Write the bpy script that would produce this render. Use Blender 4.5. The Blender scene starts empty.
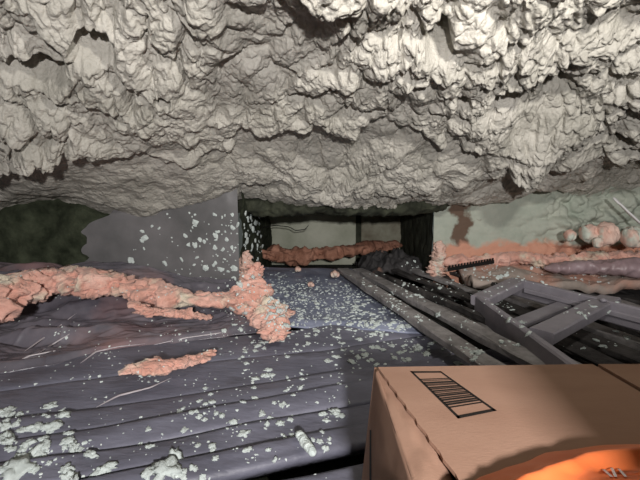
import bpy, math, random
import numpy as np
from mathutils import Vector, Matrix
from mathutils.bvhtree import BVHTree

random.seed(7)
rng = np.random.default_rng(7)
S = bpy.context.scene
COL = S.collection

# ------------------------------------------------------------ camera, light, exposure
F = 420.0
CAMZ = 0.60
PITCH = math.atan(50 / F)
cam_d = bpy.data.cameras.new('camera')
cam = bpy.data.objects.new('camera', cam_d)
COL.objects.link(cam)
cam.location = (0, 0, CAMZ)
cam.rotation_euler = (math.pi / 2 - PITCH, 0, 0)
cam_d.sensor_width = 36
cam_d.lens = F / 640 * 36
cam_d.clip_start = 0.02
S.camera = cam

W = bpy.data.worlds.new('world')
S.world = W
W.use_nodes = True
W.node_tree.nodes['Background'].inputs[0].default_value = (0.86, 0.95, 0.88, 1)
W.node_tree.nodes['Background'].inputs[1].default_value = 0.07


def area_light(name, loc, target, size, power, color):
    d = bpy.data.lights.new(name, 'AREA')
    d.shape = 'RECTANGLE'
    d.size, d.size_y = size
    d.energy = power
    d.color = color
    o = bpy.data.objects.new(name, d)
    COL.objects.link(o)
    o.location = loc
    o.rotation_euler = (Vector(target) - Vector(loc)).to_track_quat('-Z', 'Y').to_euler()
    return o


# daylight through the access hatch behind the camera
area_light('hatch_light', (0.16, -1.05, 0.88), (0.25, 2.0, 0.30), (0.09, 0.09), 66, (1.0, 0.965, 0.95))
# added fill light aimed up at the ceiling, above and right of the camera
area_light('ceiling_fill', (0.72, 0.25, 1.40), (0.55, 1.30, 1.92), (0.16, 0.10), 32, (1.0, 0.96, 0.90))

S.view_settings.view_transform = 'Standard'
S.view_settings.look = 'None'
S.view_settings.exposure = 0.0
S.view_settings.gamma = 1
S.view_settings.use_curve_mapping = False


def ray(px, py):
    d = Vector(((px - 320) / F, (240 - py) / F, -1))
    return (Matrix.Rotation(math.pi / 2 - PITCH, 3, 'X') @ d).normalized()


def at(px, py, z=None, y=None):
    d = ray(px, py)
    t = (z - CAMZ) / d.z if z is not None else y / d.y
    return Vector((0, 0, CAMZ)) + d * t


# ------------------------------------------------------------ numpy noise
def _hash(ix, iy, iz, seed):
    h = (ix.astype(np.int64) * 374761393 + iy.astype(np.int64) * 668265263 + iz.astype(np.int64) * 2147483647 + seed * 1274126177) & 0xFFFFFFFF
    h = ((h ^ (h >> 13)) * 1274126177) & 0xFFFFFFFF
    h = ((h ^ (h >> 15)) * 2246822519) & 0xFFFFFFFF
    return ((h ^ (h >> 16)) & 0xFFFFFF) / float(0xFFFFFF)


def vnoise(x, y, z=None, seed=0):
    x = np.asarray(x, float)
    y = np.asarray(y, float)
    z = np.zeros_like(x) if z is None else np.asarray(z, float)
    ix, iy, iz = np.floor(x), np.floor(y), np.floor(z)
    fx, fy, fz = x - ix, y - iy, z - iz
    fx, fy, fz = [t * t * t * (t * (t * 6 - 15) + 10) for t in (fx, fy, fz)]
    r = 0
    for dx in (0, 1):
        for dy in (0, 1):
            for dz in (0, 1):
                w = (fx if dx else 1 - fx) * (fy if dy else 1 - fy) * (fz if dz else 1 - fz)
                r = r + w * _hash(ix + dx, iy + dy, iz + dz, seed)
    return r * 2 - 1


def fbm(x, y, z=None, oct=4, seed=0, gain=0.5):
    r, a, f = 0, 1.0, 1.0
    for o in range(oct):
        r = r + a * vnoise(np.asarray(x) * f, np.asarray(y) * f, None if z is None else np.asarray(z) * f, seed + o * 17)
        a *= gain
        f *= 2.03
    return r


def domes(x, y, seed=0, rmin=0.45, rmax=0.95):
    """overlapping round lobes, 0..1"""
    ix, iy = np.floor(x), np.floor(y)
    best = np.zeros_like(x)
    zero = np.zeros_like(x)
    for dx in (-1, 0, 1):
        for dy in (-1, 0, 1):
            cx, cy = ix + dx, iy + dy
            px = cx + _hash(cx, cy, zero, seed)
            py = cy + _hash(cx, cy, zero, seed + 5)
            r = rmin + (rmax - rmin) * _hash(cx, cy, zero, seed + 9)
            q = 1 - ((x - px) ** 2 + (y - py) ** 2) / (r * r)
            v = np.sqrt(np.clip(q, 0, 1)) * r / rmax
            best = np.maximum(best, v)
    return best


def sstep(a, b, x):
    t = np.clip((x - a) / (b - a), 0, 1)
    return t * t * (3 - 2 * t)


# ------------------------------------------------------------ mesh helpers
def mesh_from_arrays(name, V, Q, smooth=True):
    me = bpy.data.meshes.new(name)
    n, k = Q.shape
    me.vertices.add(len(V))
    me.vertices.foreach_set('co', np.ascontiguousarray(V, dtype=np.float32).ravel())
    me.loops.add(n * k)
    me.loops.foreach_set('vertex_index', Q.astype(np.int32).ravel())
    me.polygons.add(n)
    me.polygons.foreach_set('loop_start', np.arange(0, n * k, k, dtype=np.int32))
    me.polygons.foreach_set('loop_total', np.full(n, k, dtype=np.int32))
    me.polygons.foreach_set('use_smooth', np.full(n, smooth))
    me.update(calc_edges=True)
    me.validate()
    return me


def link(name, me, mat, parent=None):
    o = bpy.data.objects.new(name, me)
    COL.objects.link(o)
    if mat and not me.materials:
        me.materials.append(mat)
    if parent:
        o.parent = parent
    return o


def grid_quads(nu, nv, wrap=False):
    i = np.arange(nu - 1)[:, None]
    jn = nv if wrap else nv - 1
    j = np.arange(jn)[None, :]
    j2 = (j + 1) % nv
    a = i * nv + j
    b = (i + 1) * nv + j
    c = (i + 1) * nv + j2
    d = i * nv + j2
    return np.stack([a, b, c, d], -1).reshape(-1, 4)


def grid_obj(name, X, Y, Z, mat, parent=None, smooth=True, flip=False):
    nu, nv = X.shape
    V = np.stack([X, Y, Z], -1).reshape(-1, 3)
    Q = grid_quads(nu, nv)
    if flip:
        Q = Q[:, ::-1]
    return link(name, mesh_from_arrays(name, V, Q, smooth), mat, parent)


def solid_grid(name, X, Y, Z, th, mat, parent=None):
    """heightfield with an underside th below and closed rims"""
    nu, nv = X.shape
    n = nu * nv
    V = np.concatenate([np.stack([X, Y, Z], -1).reshape(-1, 3), np.stack([X, Y, Z - th], -1).reshape(-1, 3)])
    Q = grid_quads(nu, nv)
    rim = [i * nv for i in range(nu)] + [(nu - 1) * nv + j for j in range(1, nv)] + \
          [i * nv + nv - 1 for i in range(nu - 2, -1, -1)] + [j for j in range(nv - 2, 0, -1)]
    R = np.array([[rim[k], rim[k - 1], rim[k - 1] + n, rim[k] + n] for k in range(len(rim))])
    Q = np.concatenate([Q, Q[:, ::-1] + n, R])
    return link(name, mesh_from_arrays(name, V, Q, True), mat, parent)


def hexa(name, P, mat, parent=None, bevel=0.003, div=None):
    """8 corner box: P[0..3] bottom ring ccw, P[4..7] top ring"""
    Q = [(0, 3, 2, 1), (4, 5, 6, 7), (0, 1, 5, 4), (1, 2, 6, 5), (2, 3, 7, 6), (3, 0, 4, 7)]
    me = bpy.data.meshes.new(name)
    me.from_pydata([tuple(p) for p in P], [], Q)
    if bevel:
        import bmesh
        bm = bmesh.new()
        bm.from_mesh(me)
        bmesh.ops.bevel(bm, geom=bm.edges[:], offset=bevel, segments=1, affect='EDGES')
        bm.to_mesh(me)
        bm.free()
    return link(name, me, mat, parent)


def beam(name, a, b, w, h, mat, parent=None, up=(0, 0, 1), seg=24, rough=0.002, seed=0, twist=0.0):
    """a worn plank/bar from a to b (top centre line), width w, height h, subdivided with small irregularity"""
    a, b = Vector(a), Vector(b)
    t = (b - a).normalized()
    s = t.cross(Vector(up)).normalized()
    u = s.cross(t).normalized()
    c = min(0.18 * min(w, h), 0.006)
    prof = [(-w / 2, -c), (-w / 2 + c, 0), (0, 0), (w / 2 - c, 0), (w / 2, -c), (w / 2, -h + c), (w / 2 - c, -h), (-w / 2 + c, -h), (-w / 2, -h + c)]
    V = []
    L = (b - a).length
    for i in range(seg + 1):
        f = i / seg
        p = a + (b - a) * f
        ang = twist * (f - 0.5)
        for k, (q, r) in enumerate(prof):
            jx = rough * float(vnoise([f * L * 9 + seed], [k * 3.7], seed=seed)[0])
            jz = rough * float(vnoise([f * L * 6 + seed], [k * 1.7 + 50], seed=seed)[0])
            q2 = q * math.cos(ang) - r * math.sin(ang)
            r2 = q * math.sin(ang) + r * math.cos(ang)
            V.append(p + s * (q2 + jx) + u * (r2 + jz))
    n = len(prof)
    faces = []
    for i in range(seg):
        for k in range(n):
            k2 = (k + 1) % n
            faces.append((i * n + k, i * n + k2, (i + 1) * n + k2, (i + 1) * n + k))
    faces.append(tuple(range(n))[::-1])
    faces.append(tuple(seg * n + k for k in range(n)))
    me = bpy.data.meshes.new(name)
    me.from_pydata([tuple(v) for v in V], [], faces)
    me.validate()
    return link(name, me, mat, parent)


def resample(pts, n):
    P = np.array([tuple(p) for p in pts], float)
    d = np.r_[0, np.cumsum(np.linalg.norm(np.diff(P, axis=0), axis=1))]
    t = np.linspace(0, d[-1], n)
    R = np.stack([np.interp(t, d, P[:, k]) for k in range(P.shape[1])], -1)
    for _ in range(max(1, n // 25)):
        R[1:-1] = (R[:-2] + 2 * R[1:-1] + R[2:]) / 4
    return R


def lumpy(name, pts, mat, parent=None, nu=120, nv=36, flat=0.6, amp=0.35, scale=14, seed=0, lobes=True):
    """closed irregular body along a path; pts = (x,y,z,radius)"""
    R = resample(pts, nu)
    P, rad = R[:, :3], R[:, 3]
    T = np.gradient(P, axis=0)
    T /= np.linalg.norm(T, axis=1)[:, None] + 1e-9
    up = np.array([0, 0, 1.0])
    if abs(T[:, 2]).mean() > 0.8:
        up = np.array([0, 1.0, 0])
    side = np.cross(T, up)
    side /= np.linalg.norm(side, axis=1)[:, None] + 1e-9
    upv = np.cross(side, T)
    f = np.linspace(0, 1, nu)
    endr = np.sqrt(np.clip(1 - (np.abs(f - 0.5) * 2) ** 8, 0, 1))
    rad = rad * np.clip(endr, 0.02, 1)
    a = np.linspace(0, 2 * math.pi, nv, endpoint=False)
    ca, sa = np.cos(a)[None, :, None], np.sin(a)[None, :, None]
    D = side[:, None, :] * ca + upv[:, None, :] * sa * flat
    base = P[:, None, :] + D * rad[:, None, None]
    x, y, z = base[..., 0] * scale, base[..., 1] * scale, base[..., 2] * scale
    n = fbm(x, y, z, 4, seed, 0.55)
    n2 = 1 - np.abs(fbm(x * 1.7 + 9, y * 1.7, z * 1.7, 3, seed + 40, 0.5)) * 1.6
    dis = (n * 0.6 + (n2 * 0.7 if lobes else 0)) * amp
    V = base + D * (rad[:, None, None] * dis[..., None])
    Q = grid_quads(nu, nv, True)
    V = V.reshape(-1, 3)
    nV = len(V)
    V = np.concatenate([V, P[:1], P[-1:]])
    j = np.arange(nv)
    j2 = (j + 1) % nv
    c1 = np.stack([np.full(nv, nV), j, j2, j2], -1)
    c2 = np.stack([np.full(nv, nV + 1), (nu - 1) * nv + j2, (nu - 1) * nv + j, (nu - 1) * nv + j], -1)
    me = bpy.data.meshes.new(name)
    faces = [tuple(q) for q in Q] + [tuple(q[:3]) for q in c1] + [tuple(q[:3]) for q in c2]
    me.from_pydata([tuple(v) for v in V], [], faces)
    me.polygons.foreach_set('use_smooth', [True] * len(me.polygons))
    me.validate()
    return link(name, me, mat, parent)


def ragged(name, pts, mat, n=70, seed=0, spread=0.9, size=0.45, **kw):
    """a lumpy body with torn tufts growing out of it, all one mesh"""
    import bmesh
    o = lumpy(name, pts, mat, seed=seed, **kw)
    R = resample(pts, 200)
    g = random.Random(seed)
    bm = bmesh.new()
    bm.from_mesh(o.data)
    for k in range(n):
        c = R[g.randrange(6, 194)]
        rad = c[3]
        b = bmesh.ops.create_icosphere(bm, subdivisions=3, radius=1)['verts']
        co = np.array([v.co[:] for v in b])
        ox = g.random() * 90
        nn = fbm(co[:, 0] * 1.3 + ox, co[:, 1] * 1.3, co[:, 2] * 1.3, 4, seed + 3, 0.65)
        sz = rad * size * g.uniform(.5, 1.2)
        ctr = Vector((c[0] + g.gauss(0, .5) * rad * spread, c[1] + g.gauss(0, .5) * rad * spread, c[2] + g.uniform(-.25, .55) * rad * kw.get('flat', .6)))
        rot = Matrix.Rotation(g.uniform(0, 6.3), 3, 'Z') @ Matrix.Rotation(g.gauss(0, .4), 3, 'X')
        el = g.uniform(.9, 2.2)
        for v, q in zip(b, nn):
            w = v.co * (1 + .6 * float(q))
            v.co = rot @ Vector((w.x * sz * el, w.y * sz, w.z * sz * .55)) + ctr
    bm.to_mesh(o.data)
    bm.free()
    o.data.polygons.foreach_set('use_smooth', [True] * len(o.data.polygons))
    return o


def thing(o, label, cat, group=None, kind=None):
    if label:
        o['label'] = label
    if cat:
        o['category'] = cat
    if group:
        o['group'] = group
    if kind:
        o['kind'] = kind
    return o


def empty(name, loc=(0, 0, 0)):
    o = bpy.data.objects.new(name, None)
    o.empty_display_size = 0.05
    COL.objects.link(o)
    o.location = loc
    return o


def keep(child, root):
    """parent without moving"""
    child.parent = root
    child.matrix_parent_inverse = Matrix.Translation(-Vector(root.location))
    return child


# ------------------------------------------------------------ materials
def mat(name, c1, c2=None, scale=8, rough=0.85, bump=0.0, bscale=60, spec=0.3, c3=None, s3=3, t3=0.6,
        w3=0.08, stretch=(1, 1, 1), sheen=0, sss=0, coat=0, bdetail=6, rot=0):
    m = bpy.data.materials.new(name)
    m.use_nodes = True
    nt = m.node_tree
    N, L = nt.nodes, nt.links
    b = N['Principled BSDF']
    b.inputs['Roughness'].default_value = rough
    b.inputs['Specular IOR Level'].default_value = spec
    if sheen:
        b.inputs['Sheen Weight'].default_value = sheen
    if coat:
        b.inputs['Coat Weight'].default_value = coat
        b.inputs['Coat Roughness'].default_value = 0.25
    tc = N.new('ShaderNodeTexCoord')
    mp = N.new('ShaderNodeMapping')
    mp.inputs['Scale'].default_value = stretch
    mp.inputs['Rotation'].default_value = (0, 0, rot)
    L.new(tc.outputs['Object'], mp.inputs['Vector'])
    col = None
    if c2 is None:
        b.inputs['Base Color'].default_value = (*c1, 1)
    else:
        n = N.new('ShaderNodeTexNoise')
        n.inputs['Scale'].default_value = scale
        n.inputs['Detail'].default_value = 6
        n.inputs['Roughness'].default_value = 0.62
        L.new(mp.outputs[0], n.inputs['Vector'])
        r = N.new('ShaderNodeValToRGB')
        r.color_ramp.elements[0].position = 0.32
        r.color_ramp.elements[1].position = 0.68
        r.color_ramp.elements[0].color = (*c1, 1)
        r.color_ramp.elements[1].color = (*c2, 1)
        L.new(n.outputs['Fac'], r.inputs[0])
        col = r.outputs[0]
        if c3:
            n3 = N.new('ShaderNodeTexNoise')
            n3.inputs['Scale'].default_value = s3
            n3.inputs['Detail'].default_value = 5
            L.new(mp.outputs[0], n3.inputs['Vector'])
            r3 = N.new('ShaderNodeValToRGB')
            r3.color_ramp.elements[0].position = t3 - w3
            r3.color_ramp.elements[1].position = t3 + w3
            L.new(n3.outputs['Fac'], r3.inputs[0])
            mx = N.new('ShaderNodeMix')
            mx.data_type = 'RGBA'
            L.new(r3.outputs[0], mx.inputs[0])
            L.new(col, mx.inputs[6])
            mx.inputs[7].default_value = (*c3, 1)
            col = mx.outputs[2]
        L.new(col, b.inputs['Base Color'])
    if bump:
        n = N.new('ShaderNodeTexNoise')
        n.inputs['Scale'].default_value = bscale
        n.inputs['Detail'].default_value = bdetail
        L.new(mp.outputs[0], n.inputs['Vector'])
        bp = N.new('ShaderNodeBump')
        bp.inputs['Strength'].default_value = bump
        bp.inputs['Distance'].default_value = 0.01
        L.new(n.outputs['Fac'], bp.inputs['Height'])
        L.new(bp.outputs[0], b.inputs['Normal'])
    return m


def socket(m, kind, i=0):
    return [n for n in m.node_tree.nodes if n.type == kind][i]


M_foam = mat('spray_foam', (0.35, 0.335, 0.29), (0.53, 0.505, 0.45), 4, 0.55, 0.85, 75, 0.5)
M_foamwall = mat('foamed_wall', (0.34, 0.38, 0.32), (0.46, 0.48, 0.41), 5, 0.8, 0.3, 60, 0.3)
M_pale = mat('alcove_panel', (0.40, 0.42, 0.32), (0.66, 0.67, 0.55), 3, 0.8, 0.1, 40)
M_board = mat('dusty_board', (0.10, 0.10, 0.13), (0.185, 0.185, 0.235), 6, 0.50, 0.3, 45, 0.45,
              c3=(0.08, 0.075, 0.09), s3=7, t3=0.66, w3=0.08, stretch=(0.6, 1.5, 1), rot=math.radians(-19))
M_dark = mat('dark_subfloor', (0.010, 0.010, 0.009), (0.03, 0.03, 0.026), 14, 0.9, 0.5, 40)
M_plank = mat('grey_timber', (0.15, 0.14, 0.138), (0.36, 0.34, 0.335), 12, 0.75, 0.4, 60, 0.3)
M_slat = mat('dark_timber', (0.020, 0.018, 0.018), (0.085, 0.078, 0.075), 12, 0.75, 0.4, 60, 0.3)
M_blue = mat('blue_grey_sheet', (0.16, 0.18, 0.26), (0.32, 0.35, 0.46), 7, 0.45, 0.35, 50, 0.5)
M_plas = mat('dark_plastic', (0.085, 0.08, 0.10), (0.19, 0.175, 0.20), 4, 0.26, 0.2, 14, 0.7,
             c3=(0.30, 0.17, 0.165), s3=1.7, t3=0.63, w3=0.08)
M_wallplas = mat('wall_plastic', (0.11, 0.11, 0.11), (0.21, 0.20, 0.205), 3, 0.30, 0.12, 10, 0.5)
M_olive = mat('dark_olive', (0.014, 0.018, 0.010), (0.065, 0.075, 0.048), 9, 0.95, 0.6, 50, 0.2)
M_pink = mat('pink_insulation', (0.60, 0.30, 0.23), (0.76, 0.48, 0.40), 9, 0.95, 0.7, 90, 0.15,
             c3=(0.66, 0.58, 0.46), s3=7, t3=0.60, w3=0.06, sheen=0.2)
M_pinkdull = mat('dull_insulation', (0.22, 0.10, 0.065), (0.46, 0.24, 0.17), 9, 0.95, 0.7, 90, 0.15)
M_pinkfoam = mat('pink_foam', (0.66, 0.40, 0.32), (0.72, 0.54, 0.46), 9, 0.8, 0.4, 60, 0.3,
                 c3=(0.58, 0.62, 0.54), s3=8, t3=0.60, w3=0.05)
M_chip = mat('foam_crumb', (0.56, 0.63, 0.61), (0.72, 0.78, 0.75), 30, 0.8, 0.5, 200, 0.3)
M_card = mat('cardboard', (0.40, 0.235, 0.165), (0.46, 0.28, 0.20), 4, 0.8, 0.08, 140, 0.25, stretch=(1, 3, 1))
M_card_in = mat('cardboard_edge', (0.24, 0.14, 0.095), (0.34, 0.20, 0.13), 60, 0.9, 0.3, 300, 0.1)
M_ink = mat('black_ink', (0.018, 0.014, 0.012), rough=0.7)
M_frame = mat('painted_frame', (0.21, 0.195, 0.22), (0.30, 0.28, 0.31), 7, 0.5, 0.1, 60, 0.4)
M_orange = mat('orange_plastic', (0.80, 0.17, 0.045), (0.88, 0.24, 0.08), 5, 0.38, 0.15, 25, 0.5)
M_white = mat('white_print', (0.75, 0.74, 0.74), rough=0.5)
M_black = mat('black_metal', (0.012, 0.012, 0.012), rough=0.5)
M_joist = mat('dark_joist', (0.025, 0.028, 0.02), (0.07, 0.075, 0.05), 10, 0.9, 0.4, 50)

M_joist0 = mat('rafter_side', (0.05, 0.05, 0.04), (0.12, 0.11, 0.09), 6, 0.9, 0.3, 30)

# ------------------------------------------------------------ ceiling of spray foam
YW_L, YW_R, YB = 2.45, 2.78, 3.9          # left wall, right wall, alcove back
XA0, XA1 = -0.475, 0.755                  # alcove sides


def ceil_plane(x, y):
    return 0.49 + 0.085 * np.clip(x, -3, 3) + 0.62 * (2.62 - y) - 0.10 * sstep(-0.45, -1.5, x)


def make_ceiling():
    nx, ny = 1250, 600
    xs = np.linspace(-1, 1, nx)
    xs = 1.75 * xs + 1.25 * xs ** 5
    ts = np.linspace(0, 1, ny)
    X, T = np.meshgrid(xs, ts, indexing='ij')
    yend = np.where(X < XA0, YW_L + 0.06, YW_R + 0.05)
    yend = YW_L + 0.10 + (YW_R - YW_L - 0.02) * sstep(-0.5, 0.75, X)
    # denser towards what the camera can see
    Y = 1.12 + (yend - 1.12) * T ** 0.85
    wx = fbm(X * 2.2, Y * 2.6, oct=3, seed=3) * 0.11
    wy = fbm(X * 2.2 + 40, Y * 2.6, oct=3, seed=4) * 0.11
    U, Vv = X + wx, Y * 1.15 + wy
    h = 0.085 * fbm(X * 1.3 + 3, Y * 1.6, oct=2, seed=21)
    # thick front layer that ends in a ragged lip
    edge = 2.02 + 0.16 * fbm(X * 1.5, X * 0 + 2.2, oct=3, seed=61) - 0.22 * sstep(-0.2, -1.3, X) + 0.22 * sstep(0.2, 1.4, X)
    lip = 1 - sstep(-0.02, 0.05, Y - edge + 0.05 * fbm(X * 9, Y * 9, oct=2, seed=66))
    rough = 0.62 + 0.38 * lip
    rough = rough * (0.62 + 0.55 * sstep(-0.3, 0.5, fbm(X * 1.4 + 7, Y * 1.6, oct=2, seed=33)))
    calm = sstep(0.0, 0.5, fbm(X * 1.7 + 17, Y * 1.9, oct=2, seed=35))
    rough = rough * (1 - 0.70 * sstep(-0.1, -0.8, X) * sstep(1.8, 2.05, Y)) * (1 - 0.35 * calm)
    rough = rough * (1 - 0.35 * sstep(-0.3, -1.5, X) * sstep(1.75, 2.1, Y))
    d1 = domes(U * 3.8 + 0.3, Vv * 3.6, 11)
    tx, ty = fbm(X * 9, Y * 11, oct=3, seed=5) * 0.020, fbm(X * 9 + 30, Y * 11, oct=3, seed=6) * 0.020
    U2, V2 = X + 0.5 * wx + tx, Y + 0.5 * wy + ty
    d2 = domes(U2 * 11.0 + V2 * 3, V2 * 8.5 - U2 * 3, 12, 0.4, 0.9)
    d3 = domes(U2 * 25 + V2 * 7, V2 * 20 - U2 * 8, 13, 0.45, 0.95)
    d4 = domes(U2 * 56, V2 * 50 - U2 * 20, 14, 0.4, 0.8)
    h = h + 0.052 * lip
    h = h + rough * (0.085 * d1 + 0.070 * d2 ** 0.8 * (0.4 + d1) + 0.040 * d3 * (0.3 + d2) + 0.017 * d4 * (0.4 + d3) + 0.006 * fbm(X * 70, Y * 60, oct=2, seed=39))
    h = h + (1 - rough) * 0.024 * fbm(X * 5, Y * 7, oct=4, seed=71)
    # pits right through the foam
    pit = 0
    for (px, py, r) in ((14, 40, 0.055), (44, 44, 0.035), (437, 8, 0.045), (444, 22, 0.03), (505, 78, 0.05), (560, 74, 0.045), (598, 118, 0.05),
                        (330, 76, 0.03), (160, 75, 0.03), (532, 66, 0.04), (466, 80, 0.03), (626, 120, 0.05), (575, 48, 0.035), (92, 22, 0.05)):
        d = ray(px, py)
        t = (0.5 + 0.62 * 2.62 - CAMZ) / (d.z + 0.62 * d.y - 0.085 * d.x)
        p = Vector((0, 0, CAMZ)) + d * t
        q = np.exp(-(((X - p.x) / (r * 1.5)) ** 2 + ((Y - p.y - 0.03) / r) ** 2))
        pit = pit + q
    pit = sstep(0.35, 0.9, pit + 0.25 * fbm(X * 12, Y * 12, oct=2, seed=77) * (pit > 0.1))
    h = h * (1 - 0.6 * pit) - 0.13 * pit
    # hanging drips along the lip
    for (px, py, r, l) in ((190, 150, 0.035, 0.085), (245, 142, 0.03, 0.05), (215, 140, 0.03, 0.04), (430, 186, 0.05, 0.05), (350, 112, 0.05, 0.04), (205, 34, 0.05, 0.07),
                           (510, 165, 0.06, 0.07), (570, 160, 0.07, 0.07), (460, 180, 0.05, 0.05), (345, 90, 0.05, 0.08), (300, 205, 0.05, 0.06), (330, 207, 0.05, 0.04)):
        d = ray(px, py)
        t = (0.42 + 0.62 * 2.62 - CAMZ) / (d.z + 0.62 * d.y - 0.085 * d.x)
        p = Vector((0, 0, CAMZ)) + d * t
        q = np.exp(-(((U - wx - p.x) / r) ** 2 + ((Y - p.y) / r) ** 2) ** 1.5)
        h = h + 0.5 * l * q
    fade = 1 - 0.55 * sstep(0.86, 1.0, T)
    h = h * fade - 0.05
    # slope gets tucked back up behind the lower edge
    Z = ceil_plane(X, Y) - h
    Yd = Y - 0.30 * (h) + 0.0
    Xd = X + 0.012 * fbm(X * 30, Y * 30, oct=2, seed=91) * rough
    o = grid_obj('ceiling', Xd, Yd, Z, M_foam, flip=True)
    o['kind'] = 'structure'
    return o


ceiling = make_ceiling()

# the roof goes on behind the camera up to its ridge
u = np.linspace(-3.1, 3.1, 60)
v = np.linspace(-1.9, 1.20, 40)
U, V_ = np.meshgrid(u, v, indexing='ij')
rc = grid_obj('ceiling_rear', U, V_, ceil_plane(U, V_) + 0.05 + 0.03 * fbm(U * 4, V_ * 4, seed=801), M_joist0, flip=True)
rc['kind'] = 'structure'
for side, xx in (('east', 3.0), ('west', -3.0)):
    v = np.linspace(-1.9, 4.1, 60)
    w_ = np.linspace(-0.15, 3.6, 40)
    U, V_ = np.meshgrid(v, w_, indexing='ij')
    ws = grid_obj('wall_' + side, xx + 0.02 * fbm(U * 4, V_ * 4, seed=811), U, np.minimum(V_, ceil_plane(xx, U) + .1), M_joist0)
    ws['kind'] = 'structure'


def foam_face(name, x0, x1, z0, z1, yfn, amp, seed, m, nx=240, nz=90, axis='y', rise=None):
    """vertical foamed wall face; axis 'y' faces -y, 'x' faces +-x"""
    u = np.linspace(x0, x1, nx)
    v = np.linspace(z0, z1, nz)
    U, V_ = np.meshgrid(u, v, indexing='ij')
    d = domes((U + 0.05 * fbm(U * 4, V_ * 4, seed=seed)) * 9, V_ * 14, seed + 1) * 0.6 + domes(U * 24, V_ * 34, seed + 2) * 0.22
    a = amp(U, V_) if callable(amp) else amp
    dep = a * (d + 0.4 * fbm(U * 5, V_ * 6, oct=4, seed=seed + 4))
    if axis == 'y':
        return grid_obj(name, U, yfn - dep, V_, m)
    return grid_obj(name, yfn + dep * rise, U, V_, m)


# right wall, foamed and rougher to the right
wr = foam_face('wall_right', XA1, 3.0, -0.12, 1.1, YW_R,
               lambda U, V: 0.012 + 0.10 * sstep(1.25, 1.7, U) + 0.03 * sstep(0.2, 0.05, V), 201, M_foamwall, 420, 170)
wr['kind'] = 'structure'
# stained corner on the right wall: brown wear where the foam missed
nt = M_foamwall.node_tree
tc = [n for n in nt.nodes if n.type == 'TEX_COORD'][0]
base_link = [l for l in nt.links if l.to_socket.name == 'Base Color'][0]
src = base_link.from_socket
sep = nt.nodes.new('ShaderNodeSeparateXYZ')
nt.links.new(tc.outputs['Object'], sep.inputs[0])


def math_node(nt, op, a, b=None, clamp=False):
    n = nt.nodes.new('ShaderNodeMath')
    n.operation = op
    n.use_clamp = clamp
    for i, v in enumerate((a, b)):
        if v is None:
            continue
        if isinstance(v, (int, float)):
            n.inputs[i].default_value = v
        else:
            nt.links.new(v, n.inputs[i])
    return n.outputs[0]


nz = nt.nodes.new('ShaderNodeTexNoise')
nz.inputs['Scale'].default_value = 9
nz.inputs['Detail'].default_value = 6
nt.links.new(tc.outputs['Object'], nz.inputs['Vector'])
dist = math_node(nt, 'ABSOLUTE', math_node(nt, 'SUBTRACT', sep.outputs[0], 0.93))
lim = math_node(nt, 'MULTIPLY', math_node(nt, 'SUBTRACT', nz.outputs['Fac'], 0.28), 0.34)
fac = math_node(nt, 'MULTIPLY', math_node(nt, 'SUBTRACT', lim, dist), 26, True)
mx = nt.nodes.new('ShaderNodeMix')
mx.data_type = 'RGBA'
nt.links.new(fac, mx.inputs[0])
nt.links.new(src, mx.inputs[6])
mx.inputs[7].default_value = (0.13, 0.085, 0.06, 1)
# pink stained foot of the wall
lim2 = math_node(nt, 'ADD', math_node(nt, 'MULTIPLY', nz.outputs['Fac'], 0.18), 0.17)
fac2 = math_node(nt, 'MULTIPLY', math_node(nt, 'SUBTRACT', lim2, sep.outputs[2]), 30, True)
mx2 = nt.nodes.new('ShaderNodeMix')
mx2.data_type = 'RGBA'
nt.links.new(fac2, mx2.inputs[0])
nt.links.new(mx.outputs[2], mx2.inputs[6])
mx2.inputs[7].default_value = (0.58, 0.30, 0.21, 1)
nt.links.new(mx2.outputs[2], [n for n in nt.nodes if n.type == 'BSDF_PRINCIPLED'][0].inputs['Base Color'])

# left wall: plain dark olive face; a plastic covered panel stands at its right end
u = np.linspace(-3.0, -1.10, 160)
v = np.linspace(-0.12, 1.1, 80)
U, V_ = np.meshgrid(u, v, indexing='ij')
wl = grid_obj('wall_left', U, YW_L - 0.03 * fbm(U * 5, V_ * 5, oct=4, seed=301), V_, M_olive)
wl['kind'] = 'structure'

u = np.linspace(0, 1, 120)
v = np.linspace(-0.10, 0.95, 90)
U, V_ = np.meshgrid(u, v, indexing='ij')
rag = -1.22 + 0.16 * fbm(V_ * 4, V_ * 0 + 3, oct=4, seed=309)
U = rag + (XA0 - rag) * U
wp = grid_obj('wall_panel', U, YW_L - 0.02 - 0.008 * fbm(U * 3, V_ * 2.5, oct=3, seed=311), V_, M_wallplas)
wp.name = 'trim_1'
wp['kind'] = 'structure'

# alcove: sides, back, lid
aw = foam_face('wall_alcove_left', YW_L - 0.02, YB, -0.12, 0.85, XA0, 0.03, 411, M_olive, 160, 70, 'x', 1)
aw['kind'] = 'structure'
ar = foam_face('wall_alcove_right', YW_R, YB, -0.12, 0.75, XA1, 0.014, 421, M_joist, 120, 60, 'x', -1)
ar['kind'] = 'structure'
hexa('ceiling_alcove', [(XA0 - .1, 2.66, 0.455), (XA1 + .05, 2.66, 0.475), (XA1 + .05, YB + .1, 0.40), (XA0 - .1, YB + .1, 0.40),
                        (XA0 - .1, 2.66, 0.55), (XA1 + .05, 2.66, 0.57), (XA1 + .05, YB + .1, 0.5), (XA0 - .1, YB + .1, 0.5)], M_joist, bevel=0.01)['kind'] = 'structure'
tr = lumpy('trim_3', [(XA0 - .05, 2.66, .50, .07), (-.1, 2.68, .495, .06), (.3, 2.70, .50, .065), (XA1, 2.72, .52, .07), (XA1 + .12, 2.74, .56, .06)], M_joist, nu=160, nv=30, flat=.8, amp=.45, scale=9, seed=44)
tr['kind'] = 'structure'
wb = empty('wall_back', (0, YB, 0))
wb['kind'] = 'structure'
px_edges = [(XA0 - 0.05, 0.335), (0.385, 0.80)]
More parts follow.
